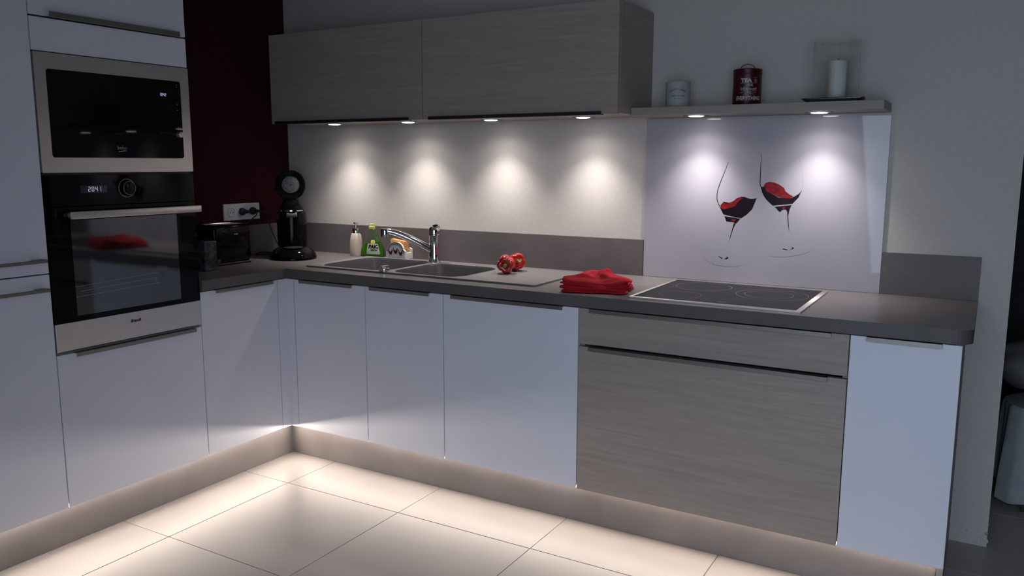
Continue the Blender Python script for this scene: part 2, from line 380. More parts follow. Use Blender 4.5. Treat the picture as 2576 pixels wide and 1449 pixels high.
X1, X2, X3, X4, X5 = 1.020, 1.4245, 2.0243, 2.9434, 3.246
base_back(.608, X1, 'narrow white base cabinet under the left end of the sink, next to the inner corner', (.654, .962))
base_back(X1, X2, 'narrow white base cabinet under the right-hand sink bowl', (1.057, 1.366))
base_back(X2, X3, 'wide white base cabinet between the narrow white doors and the wood drawers', (1.471, 1.965))
# drawer unit under the hob
r = thing('drawer_cabinet', (2.48, -.3, 0), 'wide greige wood drawer cabinet below the hob with a shallow and a deep drawer', 'cabinet')
carcass_back(X3, X4, r)
ZM = .7055
d = obj('drawer', B(X3 + G, X4 - G, YD, YD + .019, ZM + .0035, ZT1 - .006, b=.001), M['wood'], r); obj('handle', lip('back', 2.072, 2.890, ZT1 - .0055), M['alu'], d)
d = obj('drawer', B(X3 + G, X4 - G, YD, YD + .019, ZB, ZM - .006, b=.001), M['wood'], r); obj('handle', lip('back', 2.071, 2.887, ZM - .0055), M['alu'], d)
# end unit
r = thing('base_cabinet', (3.09, -.3, 0), 'white base cabinet at the free end of the worktop, beside the wood drawers', 'cabinet')
bm = bmesh.new(); a, b_ = X4 + .001, X5 - .001
box(bm, a, a + .016, YD + .0205, -.02, ZB + .003, ZT1 - .002); box(bm, a + .016, b_ - .019, YD + .0205, -.02, ZB + .003, ZB + .019); box(bm, a + .016, b_ - .019, -.028, -.02, ZB + .019, ZT1 - .002)
obj('carcass', bm, M['carcass'], r)
obj('end_panel', B(b_ - .018, b_, YD + .0205, -.002, ZB - .152, ZT1 - .002), M['wood'], r)
d = obj('door', B(X4 + G, X5, YD, YD + .019, ZB, ZT1 - .006, b=.0012), M['door'], r); obj('handle', lip('back', 2.992, 3.195, ZT1 - .0055), M['alu'], d)
# inner corner
r = thing('corner_filler', (.58, -.62, 0), 'narrow white L-shaped filler in the inner corner under the worktop', 'filler panel')
bm = plate([(XD + .001, YD + .019), (XD + .001 - .019, YD + .019), (XD + .001 - .019, -.6525), (XD, -.6525), (XD, YD), (.6065, YD), (.6065, YD + .019)], [], fXY, ZB, ZT1 - .006)
obj('panel', bm, M['door'], r)
def carcass_left(y0, y1, z0, z1, root):
    bm = bmesh.new(); a, b_ = y0 + .001, y1 - .001
    box(bm, .02, XD - .0205, a, a + .016, z0, z1); box(bm, .02, XD - .0205, b_ - .016, b_, z0, z1)
    box(bm, .02, XD - .0205, a + .016, b_ - .016, z0, z0 + .016); box(bm, .02, .028, a + .016, b_ - .016, z0 + .016, z1)
    obj('carcass', bm, M['carcass'], root)
Y1, Y2, Y3 = -1.0674, -1.6674, -2.2674
r = thing('base_cabinet', (.3, -.86, 0), 'white base cabinet under the toaster, between the oven cabinet and the inner corner', 'cabinet')
carcass_left(Y1, -.6535, ZB + .003, ZT1 - .002, r)
d = obj('door', B(XD - .019, XD, Y1 + G, -.6545, ZB, ZT1 - .006, b=.0012), M['door'], r); obj('handle', lip('left', -1.003, -.691, ZT1 - .0055), M['alu'], d)
# oven column
r = thing('oven_column_cabinet', (.3, -1.367, 0), 'tall white cabinet column that houses the microwave and the oven', 'cabinet')
bm = bmesh.new(); a, b_ = Y2 + .001, Y1 - .001
box(bm, .02, XD - .0205, a, a + .016, ZB + .003, 2.25); box(bm, .02, XD - .0205, b_ - .016, b_, ZB + .003, 2.25)
for z in (ZB + .003, .69, 1.305, 1.72, 2.234): box(bm, .02, XD - .0205, a + .016, b_ - .016, z, z + .014)
box(bm, .02, .028, a + .016, b_ - .016, ZB + .02, 2.23)
obj('carcass', bm, M['carcass'], r)
d = obj('drawer', B(XD - .019, XD, Y2 + G, Y1 - G, ZB, .6995, b=.0012), M['door'], r); obj('handle', lip('left', -1.606, -1.106, .7), M['alu'], d)
obj('filler_panel', B(XD - .019, XD, Y2 + G, Y1 - G, 1.7185, 1.8255, b=.0012), M['door'], r)
d = obj('flap_door', B(XD - .019, XD, Y2 + G, Y1 - G, 1.8315, 2.25, b=.0012), M['door'], r); obj('handle', lip('left', -1.606, -1.103, 1.8305, up=True), M['alu'], d)
obj('back_gap_board', B(XD - .0205, XD - .0195, Y2 + .004, Y1 - .004, 1.70, 1.84), M['shadowgap'], r)
# tall cabinet at the left edge
r = thing('tall_cabinet', (.3, -1.967, 0), 'tall white cabinet with two doors and bar handles beside the oven column', 'cabinet')
carcass_left(Y3, Y2 - .002, ZB + .003, 2.25, r)
for (z0, z1, zh) in ((ZB, .9835, .9345), (.9875, 2.25, 1.0325)):
    d = obj('door', B(XD - .019, XD, Y3 + G, Y2 - .0015, z0, z1, b=.0012), M['door'], r)
    bm = bmesh.new(); box(bm, XD + .024, XD + .034, -2.245, -1.688, zh - .0055, zh + .0055, b=.001)
    for yy in ((-1.725, -1.688), (-2.245, -2.208)): box(bm, XD, XD + .030, yy[0], yy[1], zh - .0050, zh + .0055, b=.001)
    obj('handle', bm, M['alu'], d)

# ------------------------------------------------------------------ worktop, upstands, glass panel
SINK_Z = ZT + .007
BW1 = (.650, 1.040, -.492, -.110); BW2 = (1.066, 1.428, -.500, -.150)
n = 8; rr_ = .05
end = [(XR - rr_ + rr_ * math.sin(PI / 2 * i / n), YD - OV + rr_ - rr_ * math.cos(PI / 2 * i / n)) for i in range(n + 1)]
outer = [(0.002, Y1), (XD + OV, Y1), (XD + OV, YD - OV)] + end + [(XR, -.001), (0.002, -.001)]
hole = [(.625, -.510), (1.45, -.510), (1.45, -.092), (.625, -.092)]
obj_w = obj('worktop', plate(outer, [hole], fXY, ZT1, ZT), [M['concrete'], M['edge']])
for p_ in obj_w.data.polygons:
    if abs(p_.normal.z) < .5: p_.material_index = 1
tag(obj_w, 'grey brown concrete-look L-shaped worktop running under the sink, hob and toaster', 'worktop')
tag(obj('upstand', B(.0105, 2.0356, -.011, -.001, ZT + .0005, ZS), M['upstand']), 'long grey brown upstand behind the sink and tap', 'upstand')
tag(obj('upstand', B(.001, .010, Y1, -.0015, ZT + .0005, ZS), M['upstand']), 'grey brown upstand behind the toaster, under the socket plate', 'upstand')
tag(obj('upstand', B(2.9565, 3.271, -.011, -.001, ZT + .0005, ZS), M['upstand']), 'short dark grey upstand at the free end of the worktop', 'upstand')

g = thing('glass_splashback', (2.497, -.006, .89), 'lavender grey glass splashback panel printed with two tilted wine glasses above the hob', 'splashback')
obj('glass_sheet', B(2.0385, 2.9545, -.0085, -.0015, ZT + .001, 1.5375), M['panel'], g)
ART = {
 'line1': [(2.381, 1.364), (2.369, 1.329), (2.352, 1.283), (2.343, 1.253), (2.341, 1.231), (2.342, 1.215), (2.348, 1.199), (2.36, 1.178), (2.37, 1.159)],
 'wine1': [(2.356, 1.194), (2.369, 1.208), (2.391, 1.204), (2.407, 1.211), (2.42, 1.223), (2.436, 1.229), (2.449, 1.229), (2.463, 1.224), (2.479, 1.221), (2.497, 1.225), (2.49, 1.206), (2.481, 1.181), (2.46, 1.159), (2.44, 1.145), (2.407, 1.15), (2.37, 1.158), (2.36, 1.176)],
 'red1': [(2.356, 1.194), (2.368, 1.205), (2.375, 1.2), (2.391, 1.203), (2.407, 1.209), (2.422, 1.221), (2.433, 1.227), (2.447, 1.226), (2.436, 1.218), (2.421, 1.204), (2.416, 1.193), (2.392, 1.183), (2.368, 1.178), (2.359, 1.182)],
 'fun1': [(2.374, 1.151), (2.437, 1.143), (2.424, 1.126), (2.418, 1.122), (2.411, 1.129), (2.397, 1.129), (2.382, 1.131)],
 'bit1': [(2.399, 1.141), (2.42, 1.14), (2.415, 1.132), (2.405, 1.134)],
 'stem1': [(2.412, 1.124), (2.419, 1.123), (2.412, 1.105), (2.405, 1.082), (2.396, 1.049), (2.4, 1.071), (2.407, 1.101)],
 'mk1a': [(2.356, 0.991), (2.373, 0.984), (2.372, 0.98), (2.358, 0.988)],
 'mk1b': [(2.38, 0.981), (2.392, 0.988), (2.388, 0.993), (2.397, 0.986), (2.391, 0.98)],
 'arc1': [(2.299, 0.985), (2.307, 0.972), (2.338, 0.957), (2.366, 0.953), (2.394, 0.951), (2.427, 0.953), (2.452, 0.96)],
 'line2': [(2.506, 1.395), (2.507, 1.33), (2.507, 1.285), (2.512, 1.267), (2.528, 1.23), (2.558, 1.2)],
 'wine2': [(2.513, 1.269), (2.524, 1.27), (2.53, 1.254), (2.551, 1.244), (2.58, 1.229), (2.608, 1.227), (2.628, 1.229), (2.643, 1.238), (2.656, 1.247), (2.665, 1.262), (2.653, 1.231), (2.632, 1.207), (2.604, 1.203), (2.581, 1.201), (2.56, 1.198), (2.531, 1.225), (2.517, 1.246)],
 'red2': [(2.522, 1.274), (2.528, 1.284), (2.541, 1.288), (2.562, 1.286), (2.58, 1.278), (2.598, 1.266), (2.604, 1.253), (2.62, 1.241), (2.633, 1.235), (2.626, 1.227), (2.593, 1.228), (2.574, 1.234), (2.553, 1.244), (2.53, 1.254)],
 'fun2': [(2.566, 1.193), (2.629, 1.202), (2.623, 1.186), (2.621, 1.177), (2.614, 1.177), (2.608, 1.185), (2.595, 1.182), (2.588, 1.174), (2.58, 1.179), (2.573, 1.188)],
 'bit2': [(2.594, 1.193), (2.607, 1.194), (2.605, 1.185), (2.597, 1.184)],
 'stem2': [(2.614, 1.178), (2.621, 1.178), (2.619, 1.16), (2.625, 1.101), (2.62, 1.123), (2.616, 1.159)],
 'mk2a': [(2.604, 1.035), (2.623, 1.032), (2.621, 1.029), (2.605, 1.032)],
 'mk2b': [(2.631, 1.032), (2.641, 1.038), (2.635, 1.043), (2.647, 1.039), (2.641, 1.035)],
 'arc2': [(2.552, 1.011), (2.565, 1.003), (2.604, 1.002), (2.637, 1.007), (2.667, 1.014), (2.692, 1.022), (2.702, 1.032)],
 'line3': [(2.637, 1.406), (2.653, 1.361), (2.663, 1.315), (2.666, 1.285), (2.665, 1.262)],
}
def stroke(pts, wd):
    """thin outline strip through pts"""
    P = [Vector((a, b)) for a, b in pts]; q = []
    for i in range(len(P) - 1):
        p0 = P[max(i - 1, 0)]; p1 = P[i]; p2 = P[i + 1]; p3 = P[min(i + 2, len(P) - 1)]
        for s in range(5):
            t = s / 5; q.append(.5 * ((2 * p1) + (-p0 + p2) * t + (2 * p0 - 5 * p1 + 4 * p2 - p3) * t * t + (-p0 + 3 * p1 - 3 * p2 + p3) * t ** 3))
    q.append(P[-1]); A = []; Bq = []
    for i, p in enumerate(q):
        d = (q[min(i + 1, len(q) - 1)] - q[max(i - 1, 0)]).normalized(); nn = Vector((-d.y, d.x)); u = i / (len(q) - 1)
        h = wd / 2 * (.35 + .65 * min(1, 4 * u, 4 * (1 - u) + .5)); A.append(p + nn * h); Bq.append(p - nn * h)
    bm = bmesh.new()
    va = [bm.verts.new((p.x, -.0088, p.y)) for p in A]; vb = [bm.verts.new((p.x, -.0088, p.y)) for p in Bq]
    for i in range(len(va) - 1): bm.faces.new((va[i], va[i + 1], vb[i + 1], vb[i]))
    return bm
def join(*bs):
    o = bmesh.new()
    for b in bs:
        me = bpy.data.meshes.new('t'); b.to_mesh(me); b.free(); o.from_mesh(me); bpy.data.meshes.remove(me)
    return o
P2 = lambda k, d: poly(ART[k], fXZ, -.0080, d)
for i, (nm) in enumerate(('1', '2')):
    obj('printed_glass_outline', stroke(ART['line' + nm], .0028), M['ink'], g)
    obj('printed_foot_outline', stroke(ART['arc' + nm], .0013), M['inkgrey'], g)
    for kk in ('wine', 'fun', 'stem'):
        obj({'wine': 'printed_wine', 'fun': 'printed_bowl_foot', 'stem': 'printed_stem'}[kk], P2(kk + nm, -.0088), M['ink'], g)
    for kk in 'ab': obj('printed_glint', P2('mk%s%s' % (nm, kk), -.0088), M['ink'], g)
    obj('printed_splash', P2('red' + nm, -.0090), M['inkred'], g)['label'] = 'bright red splash print'
    obj('printed_splash', P2('bit' + nm, -.0090), M['inkred'], g)['label'] = 'bright red splash print'
obj('printed_glass_outline', stroke(ART['line3'], .0014), M['inkgrey'], g)

# ------------------------------------------------------------------ sink
def loop3(r4, rad, z): return [(x, y, z) for x, y in rrect(*r4, rad, 7)]
s = thing('sink', (1.2, -.3, ZT), 'grey composite double-bowl sink with drainer set in the worktop', 'sink')
op = rrect(.603, 1.800, -.520, -.085, .012, 3)
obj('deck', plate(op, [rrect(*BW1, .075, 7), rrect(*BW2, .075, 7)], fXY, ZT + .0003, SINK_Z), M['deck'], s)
for bw in (BW1, BW2):
    bm = bmesh.new(); rings = []
    x0, x1, y0, y1 = bw
    for ins, z, rad in ((0, SINK_Z - .0005, .075), (.004, SINK_Z - .012, .072), (.010, ZT - .13, .068), (.022, ZT - .172, .058), (.05, ZT - .186, .04)):
        rings.append([bm.verts.new(c) for c in loop3((x0 + ins, x1 - ins, y0 + ins, y1 - ins), rad, z)])
    for A, Bn in zip(rings, rings[1:]):
        for i in range(len(A)): bm.faces.new((A[i], A[(i + 1) % len(A)], Bn[(i + 1) % len(A)], Bn[i]))
    bm.faces.new(rings[-1])
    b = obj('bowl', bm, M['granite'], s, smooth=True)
    cx, cy = (x0 + x1) / 2, (y0 + y1) / 2
    obj('drain', L([(.045, ZT - .186), (.045, ZT - .183), (.036, ZT - .1825), (.030, ZT - .1845), (.006, ZT - .1845), (.005, ZT - .180)], (cx, cy, 0), 24), M['steel'], b, smooth=True)
k = thing('drain_control_knob', (1.043, -.494, SINK_Z), 'small round chrome drain knob at the front of the sink between the bowls', 'knob')
obj('base', L([(.023, 0), (.023, .012), (.0215, .014), (.019, .0145)], (1.043, -.494, SINK_Z), 28), M['chrome'], k, smooth=True)
obj('grip', B(1.036, 1.050, -.515, -.470, SINK_Z + .0146, SINK_Z + .0245, b=.003, seg=2), M['chrome'], k, smooth=True)

# tap
t = thing('kitchen_tap', (1.048, -.118, SINK_Z), 'chrome single-lever kitchen tap with a long arched spout behind the two bowls', 'tap')
tx, ty, tz = 1.052, -.136, SINK_Z
obj('body', L([(.0300, 0), (.0300, .003), (.0275, .005), (.0270, .048), (.0255, .058), (.0255, .125), (.0265, .128), (.0265, .131), (.0255, .134)], (tx, ty, tz), 32), M['chrome'], t, smooth=True)
bm = L([(.0256, .1345), (.0260, .150), (.0250, .160), (.019, .168), (.008, .171)], (tx, ty, tz), 32)
obj('lever_cap', bm, M['chrome'], t, smooth=True)
obj('lever', T([(tx - .012, ty + .004, tz + .163), (tx + .006, ty, tz + .1725), (tx + .026, ty - .006, tz + .173), (tx + .034, ty - .008, tz + .168)], [.008, .009, .008, .004], 10), M['chrome'], t, smooth=True)
sp = [(tx - .012, ty - .006, tz + .058), (tx - .045, ty - .036, tz + .083), (tx - .085, ty - .072, tz + .112), (tx - .118, ty - .102, tz + .133), (tx - .146, ty - .127, tz + .146), (tx - .164, ty - .142, tz + .151)]
bm = T(sp, [.0205, .0195, .0180, .0160, .0148, .0145], 16)
spout = obj('spout', bm, M['chrome'], t, smooth=True)
ex, ey = tx - .172, ty - .149
obj('aerator', L([(.0195, -.014), (.0200, -.012), (.0200, .022), (.0188, .0250), (.008, .0256)], (ex, ey, tz + .137), 24), M['chrome'], spout, smooth=True)
obj('temperature_mark', B(tx + .004, tx + .0085, ty - .0240, ty - .0215, tz + .122, tz + .134), M['inkred'], t)['label'] = 'small red mark'

# soap dispenser
s = thing('soap_dispenser', (.508, -.058, ZT), 'cream ceramic soap dispenser with chrome pump against the upstand', 'soap dispenser')
c = (.508, -.058, ZT)
obj('bottle', L([(.030, 0), (.0315, .003), (.0325, .02), (.0325, .050), (.0305, .080), (.0265, .105), (.021, .1145), (.017, .1155)], c, 32), M['soap'], s, smooth=True)
obj('collar', L([(.0175, .1157), (.0178, .138), (.0165, .1405), (.006, .141)], c, 28), M['chrome'], s, smooth=True)
pm = obj('pump', L([(.0045, .1412), (.0045, .163), (.0115, .1635), (.0125, .166), (.0115, .170), (.004, .171)], c, 20), M['chrome'], s, smooth=True)
obj('nozzle', T([(.508, -.058, ZT + .1668), (.522, -.072, ZT + .1668), (.530, -.080, ZT + .163)], .0030, 8), M['chrome'], pm, smooth=True)

# washing-up liquid
s = thing('dish_soap_bottle', (.604, -.046, ZT), 'clear teardrop bottle of green washing-up liquid beside the sponge holder', 'bottle')
c = (.604, -.046, ZT); E_ = dict(sx=1, sy=.46, rot=0)
bm = lathe(bmesh.new(), [(.062, 0), (.071, .004), (.0735, .012), (.0710, .030), (.063, .050), (.052, .070), (.039, .092), (.026, .112), (.017, .128), (.013, .134), (.013, .139)], c, 40, sx=1, sy=.42)
obj('body', bm, M['plastic'], s, smooth=True)
obj('liquid', L([(.058, .004), (.068, .007), (.0705, .013), (.0680, .030), (.0605, .049), (.0515, .066)], c, 40, sx=1, sy=.39), M['liquid'], s, smooth=True)
obj('cap', L([(.0145, .1392), (.0165, .142), (.0165, .152), (.012, .155), (.0115, .165), (.009, .1665)], c, 24), M['capy'], s, smooth=True)
def paic_r(z):
    pr = [(0, .0735), (.012, .0735), (.030, .0710), (.050, .063), (.070, .052), (.092, .039), (.112, .026)]
    for (a, ra), (b_, rb) in zip(pr, pr[1:]):
        if z <= b_: return ra + (rb - ra) * (z - a) / (b_ - a)
    return .026
def fP(u, v, d):
    v = max(v, .001); R0 = paic_r(v); ang = -PI / 2 + .42 + u / .050
    return (c[0] + (R0 + .001 + d) * math.cos(ang), c[1] + (R0 + .001 + d) * .43 * math.sin(ang) - .0006, ZT + v)
def patch(u0, u1, v0, v1, f, nu=14, nv=8, fn=None, d=0):
    bm = bmesh.new(); g_ = [[bm.verts.new(f(u0 + (u1 - u0) * i / nu * (1 if not fn else 1), v0 + (v1 - v0) * j / nv, d)) for i in range(nu + 1)] for j in range(nv + 1)]
    for j in range(nv):
        for i in range(nu): bm.faces.new((g_[j][i], g_[j][i + 1], g_[j + 1][i + 1], g_[j + 1][i]))
    return bm
lb = obj('front_label', patch(-.030, .028, .016, .068, fP), M['label'], s, smooth='all'); lb['label'] = 'pale printed label'
tb = obj('top_label', patch(-.013, .013, .069, .086, fP), M['labely'], s, smooth='all'); tb['label'] = 'yellow label'
obj('lettering', text('PAIC', .0240, lambda u, v, d: fP(u, v + .046, .0012 + d), sx=.92, bold=.0012, shear=.12, sub=1), M['ink'], lb)
obj('lettering', text('citron', .0125, lambda u, v, d: fP(u + .002, v + .034, .0012 + d), sx=1.0, shear=.2, bold=.0004), M['ink'], lb)
obj('lettering', text('net', .0085, lambda u, v, d: fP(u, v + .0745, .0012 + d), shear=.2), M['ink'], tb)

# sponge holder
s = thing('sponge_holder', (.775, -.045, ZT), 'white ceramic sponge holder with three painted hens beside the tap spout', 'sponge holder')
x0, x1 = .716, .834
arch = [(x0, .002), (x1, .002), (x1, .040)]
for i in range(17):
    a = PI * i / 16; arch.append(((x0 + x1) / 2 + .046 * math.cos(a), .050 + .036 * math.sin(a)))
arch += [(x0, .040)]
A2 = [(u, ZT + v) for u, v in arch]
obj('front_plate', poly(A2, fXZ, -.076, -.064), M['porcelain'], s)
inner = [((x0 + x1) / 2 + (u - (x0 + x1) / 2) * .90, ZT + .008 + (v - .002) * .88) for u, v in arch]
fp = obj('painted_front', poly(inner, fXZ, -.0765, -.0755), M['holderfront'], s); fp['label'] = 'speckled grey painted front'
edge_pts = [((x0 + x1) / 2 + (u - (x0 + x1) / 2) * .93, -.0766, ZT + .004 + (v - .002) * .93) for u, v in arch[2:]]
obj('painted_border', T(edge_pts, .0016, 6, steps=2), M['mblack'], s)
back = [(x0 + .004, ZT + .002), (x1, ZT + .002), (x1, ZT + .048), (x1 - .012, ZT + .056), (x0 + .012, ZT + .056), (x0 + .004, ZT + .048)]
obj('back_plate', poly(back, fXZ, -.026, -.016), M['porcelain'], s)
obj('tray', join(B(x0, x1, -.0645, -.0255, ZT + .001, ZT + .012, b=.002), B(x1 - .008, x1, -.0645, -.0255, ZT + .010, ZT + .034, b=.003)), M['porcelain'], s)
hen = [(-.015, .016), (-.0175, .021), (-.0165, .026), (-.0135, .0245), (-.011, .014), (-.003, .0095), (.004, .011), (.0085, .021), (.0125, .024), (.0135, .018), (.0125, .006), (.008, -.003), (.002, -.007), (-.004, -.0065), (-.010, -.001), (-.0135, .006)]
for hx, hz, q in ((.744, .028, .85), (.775, .034, .92), (.806, .027, .85)):
    obj('painted_hen', poly([(hx + a * q, ZT + hz + b_ * q) for a, b_ in hen], fXZ, -.0766, -.0772), M['tin'], fp)
    obj('painted_heart', L([(.0030, 0), (.0030, .0004)], (hx + .001, -.0772, ZT + hz + .003), 10, axis=(0, -1, 0)), M['inkred'], fp)
sg = obj('sponge', B(.730, .822, -.061, -.029, ZT + .0125, ZT + .0975, b=.004, seg=2), M['sponge']); tag(sg, 'orange kitchen sponge standing in the hen-painted holder', 'sponge')
bmx = bmesh.new(); bmx.from_mesh(sg.data); bmesh.ops.subdivide_edges(bmx, edges=bmx.edges, cuts=4, use_grid_fill=True)
for v in bmx.verts: v.co += Vector((random.uniform(-1, 1), random.uniform(-.3, .3), random.uniform(-1, 1) * (1 if v.co.z > ZT + .03 else .3))) * .0009 + Vector((0, 0, -.010 * max(0, (v.co.x - .730) / .092) * (1 if v.co.z > ZT + .05 else 0)))
bmx.to_mesh(sg.data); bmx.free()

# ------------------------------------------------------------------ hob
h = thing('ceramic_hob', (2.5, -.32, ZT), 'black ceramic hob with steel frame set in the worktop', 'hob')
hx0, hx1, hy0, hy1 = 2.203, 2.790, -.572, -.072
bm = plate(rrect(hx0, hx1, hy0, hy1, .006, 2), [rrect(hx0 + .012, hx1 - .018, hy0 + .016, hy1 - .008, .004, 2)], fXY, ZT + .0003, ZT + .0055)
obj('steel_frame', bm, M['steel'], h)
hg = obj('glass_top', B(hx0 + .0125, hx1 - .0185, hy0 + .0165, hy1 - .0085, ZT + .0005, ZT + .0042), M['hobglass'], h)
zt_ = ZT + .00435
def ring(cx, cy, r, wd=.0011, a0=0, a1=2 * PI, n=64):
    bm = bmesh.new(); A = []; Bq = []
    for i in range(n + 1):
        a = a0 + (a1 - a0) * i / n; A.append(bm.verts.new((cx + (r - wd) * math.cos(a), cy + (r - wd) * math.sin(a), zt_))); Bq.append(bm.verts.new((cx + r * math.cos(a), cy + r * math.sin(a), zt_)))
    for i in range(n): bm.faces.new((A[i], A[i + 1], Bq[i + 1], Bq[i]))
    return bm
for cx, cy, rad in ((2.36, -.20, .105), (2.345, -.43, .075), (2.63, -.27, .125), (2.62, -.27, .085), (2.60, -.29, .14)):
    if rad == .14: continue
    obj('cooking_zone_ring', ring(cx, cy, rad), M['inkgrey'], hg)
obj('control_mark', B(2.505, 2.535, -.515, -.510, ZT + .0043, ZT + .0045), M['inkgrey'], hg)

# ------------------------------------------------------------------ wall cabinets and shelf
ZU0, ZU1, YU = 1.5408, 1.954, -.351
for x0, x1, hx, lab in ((.2509, 1.1535, (.288, 1.087), 'greige wood wall cabinet nearest the red wall'), (1.1535, 2.054, (1.193, 1.991), 'greige wood wall cabinet adjoining the open shelf')):
    r = thing('wall_cabinet', ((x0 + x1) / 2, -.17, ZU0), lab, 'cabinet')
    bm = bmesh.new(); y0 = YU + .0215
    for xx in ((x0 + .0005, x0 + .0165), (x1 - .0165, x1 - .0005)): box(bm, xx[0], xx[1], y0, -.002, ZU0 + .004, ZU1)
    box(bm, x0 + .0165, x1 - .0165, y0, -.002, ZU0 + .004, ZU0 + .020); box(bm, x0 + .0165, x1 - .0165, y0, -.002, ZU1 - .016, ZU1); box(bm, x0 + .0165, x1 - .0165, -.010, -.002, ZU0 + .02, ZU1 - .016)
    obj('carcass', bm, M['wood'], r)
    d = obj('door', B(x0 + G, x1 - G, YU, YU + .019, ZU0, ZU1, b=.001), M['wood'], r)
    bm = join(B(hx[0], hx[1], YU - .014, YU + .012, ZU0 - .0022, ZU0 - .0004), B(hx[0], hx[1], YU - .0155, YU - .0135, ZU0 - .0022, ZU0 + .0105))
    obj('handle', bm, M['mblack'], d)
YSH, ZS0, ZS1 = -.224, 1.5395, 1.5690
tag(obj('wall_shelf', B(2.0548, 2.952, YSH, -.0015, ZS0, ZS1, b=.0008), M['wood']), 'thick greige wood wall shelf carrying the tins and the candle lantern', 'shelf')

# recessed spots
def spot(x, y, z, label, grp):
    r = thing('recessed_spotlight', (x, y, z), label, 'spotlight', grp)
    obj('housing_ring', L([(.0345, 0), (.0345, -.0018), (.030, -.0026), (.0285, -.0022)], (x, y, z), 32), M['steel'], r, smooth=True)
    obj('lens', L([(.0284, -.0022), (.0270, -.0040), (.020, -.0050), (.006, -.0052)], (x, y, z), 32), M['lens'], r, smooth=True)
    for q_ in (-1, 1): obj('clip', B(x + q_ * .043 - .007, x + q_ * .043 + .007, y - .003, y + .003, z - .0016, z - .0002), M['mblack'], r)
    l = light('spot_beam', 'SPOT', (x, y, z - .012), (0, .02, -1), SPOT_W, SPOTC, spot_size=math.radians(94), spot_blend=1.0, shadow_soft_size=.022)
    l.parent = r; l.location = (0, 0, -.012)
    l = light('spot_halo', 'SPOT', (x, y, z - .012), (0, .02, -1), SPOT_W * .17, SPOTC, spot_size=math.radians(150), spot_blend=1.0, shadow_soft_size=.022)
    l.parent = r; l.location = (0, 0, -.012)
    return r
UC = 'spotlights under the wall cabinets'; US = 'spotlights under the open shelf'
spot(.470, -.150, ZU0 + .004, 'lit round spotlight under the wall cabinets, nearest the red wall', UC)
spot(.918, -.145, ZU0 + .004, 'lit round spotlight second from the red wall under the wall cabinets', UC)
spot(1.366, -.140, ZU0 + .004, 'lit round spotlight second from the open shelf under the wall cabinets', UC)
spot(1.812, -.140, ZU0 + .004, 'lit round spotlight under the wall cabinets, closest to the open shelf', UC)
spot(2.282, -.125, ZS0, 'lit round spotlight under the shelf below the white tin', US)
spot(2.731, -.125, ZS0, 'lit round spotlight under the shelf below the candle lantern', US)

# ------------------------------------------------------------------ things on the shelf
s = thing('storage_tin', (2.202, -.112, ZS1), 'small white tin without lid, printed with faded grey French lettering', 'tin')
cw = (2.202, -.112, ZS1); rw = .0465
bm = bmesh.new()
lathe(bm, [(.0450, 0), (rw, .002), (rw, .0955), (.0475, .0965), (.0475, .0985), (.0455, .0990), (.0448, .0970), (.0448, .003)], cw, 40)
b_ = obj('body', bm, M['whitetin'], s, smooth=True)
def cyl(c, r, a0): return lambda u, v, d: (c[0] + (r + .0003 + d) * math.cos(a0 + u / r), c[1] + (r + .0003 + d) * math.sin(a0 + u / r), c[2] + v)
fw_ = cyl(cw, rw, math.radians(-72))
obj('lettering', text('RECETTES DIVERSES', .0082, lambda u, v, d: fw_(u, v + .066 - 9 * u * u, d), sx=.88, sub=1), M['ink'], s)
obj('lettering', text('La Rose Baronne', .0085, lambda u, v, d: fw_(u, v + .042, d), shear=.35, sx=.9, sub=1), M['ink'], s)
obj('lettering', text('Paris No 5', .0052, lambda u, v, d: fw_(u, v + .032, d), sx=1.1), M['ink'], s)

s = thing('tea_tin', (2.468, -.112, ZS1), 'dark red tea tin with lid, wire handle and cream lettering on the shelf', 'tin')
ct = (2.468, -.112, ZS1); rt = .0515
obj('body', L([(.0505, 0), (rt, .002), (rt, .112)], ct, 44), M['tin'], s, smooth=True)
lid = obj('lid', L([(rt + .0002, .1122), (rt + .0016, .113), (rt + .0016, .1145), (rt + .0006, .1155), (rt + .0006, .130), (.049, .1325), (.046, .1330), (.004, .1332)], ct, 44), M['tin'], s, smooth=True)
ha = [(ct[0] + .027 * math.cos(a) * .92, ct[1] + .027 * math.cos(a) * .38, ZS1 + .131 + .020 * math.sin(a)) for a in [PI * i / 8 for i in range(9)]]
obj('wire_handle', T(ha, .0013, 8), M['mblack'], lid, smooth=True)
ft = cyl(ct, rt, math.radians(-70))
def tt(sx_, size, du, dv, body, **k): obj('lettering', text(body, size, lambda u, v, d: ft(u + du, v + dv, d), sx=sx_, sub=1, **k), M['cream_ink'], s)
tt(1.15, .0185, -.009, .083, 'TEA', bold=.0010); tt(.95, .0150, .0255, .083, 'IS')
tt(1.15, .0105, .005, .0685, 'THE', bold=.0002); tt(1.0, .0175, .001, .0535, 'Answer', shear=.45)
tt(1.1, .0110, .003, .0410, 'TO', bold=.0003); tt(.80, .0200, .0015, .0190, 'EVERYTHING', bold=.0007)
def bar_(u0, u1, v, t_=.0009, arc=0.0):
    bm = bmesh.new(); n_ = 12; a = []; b2 = []
    for i in range(n_ + 1):
        u = u0 + (u1 - u0) * i / n_; vv = v + arc * math.sin(PI * i / n_)
        a.append(bm.verts.new(ft(u, vv, .0003))); b2.append(bm.verts.new(ft(u, vv + t_, .0003)))
    for i in range(n_): bm.faces.new((a[i], a[i + 1], b2[i + 1], b2[i]))
    return bm
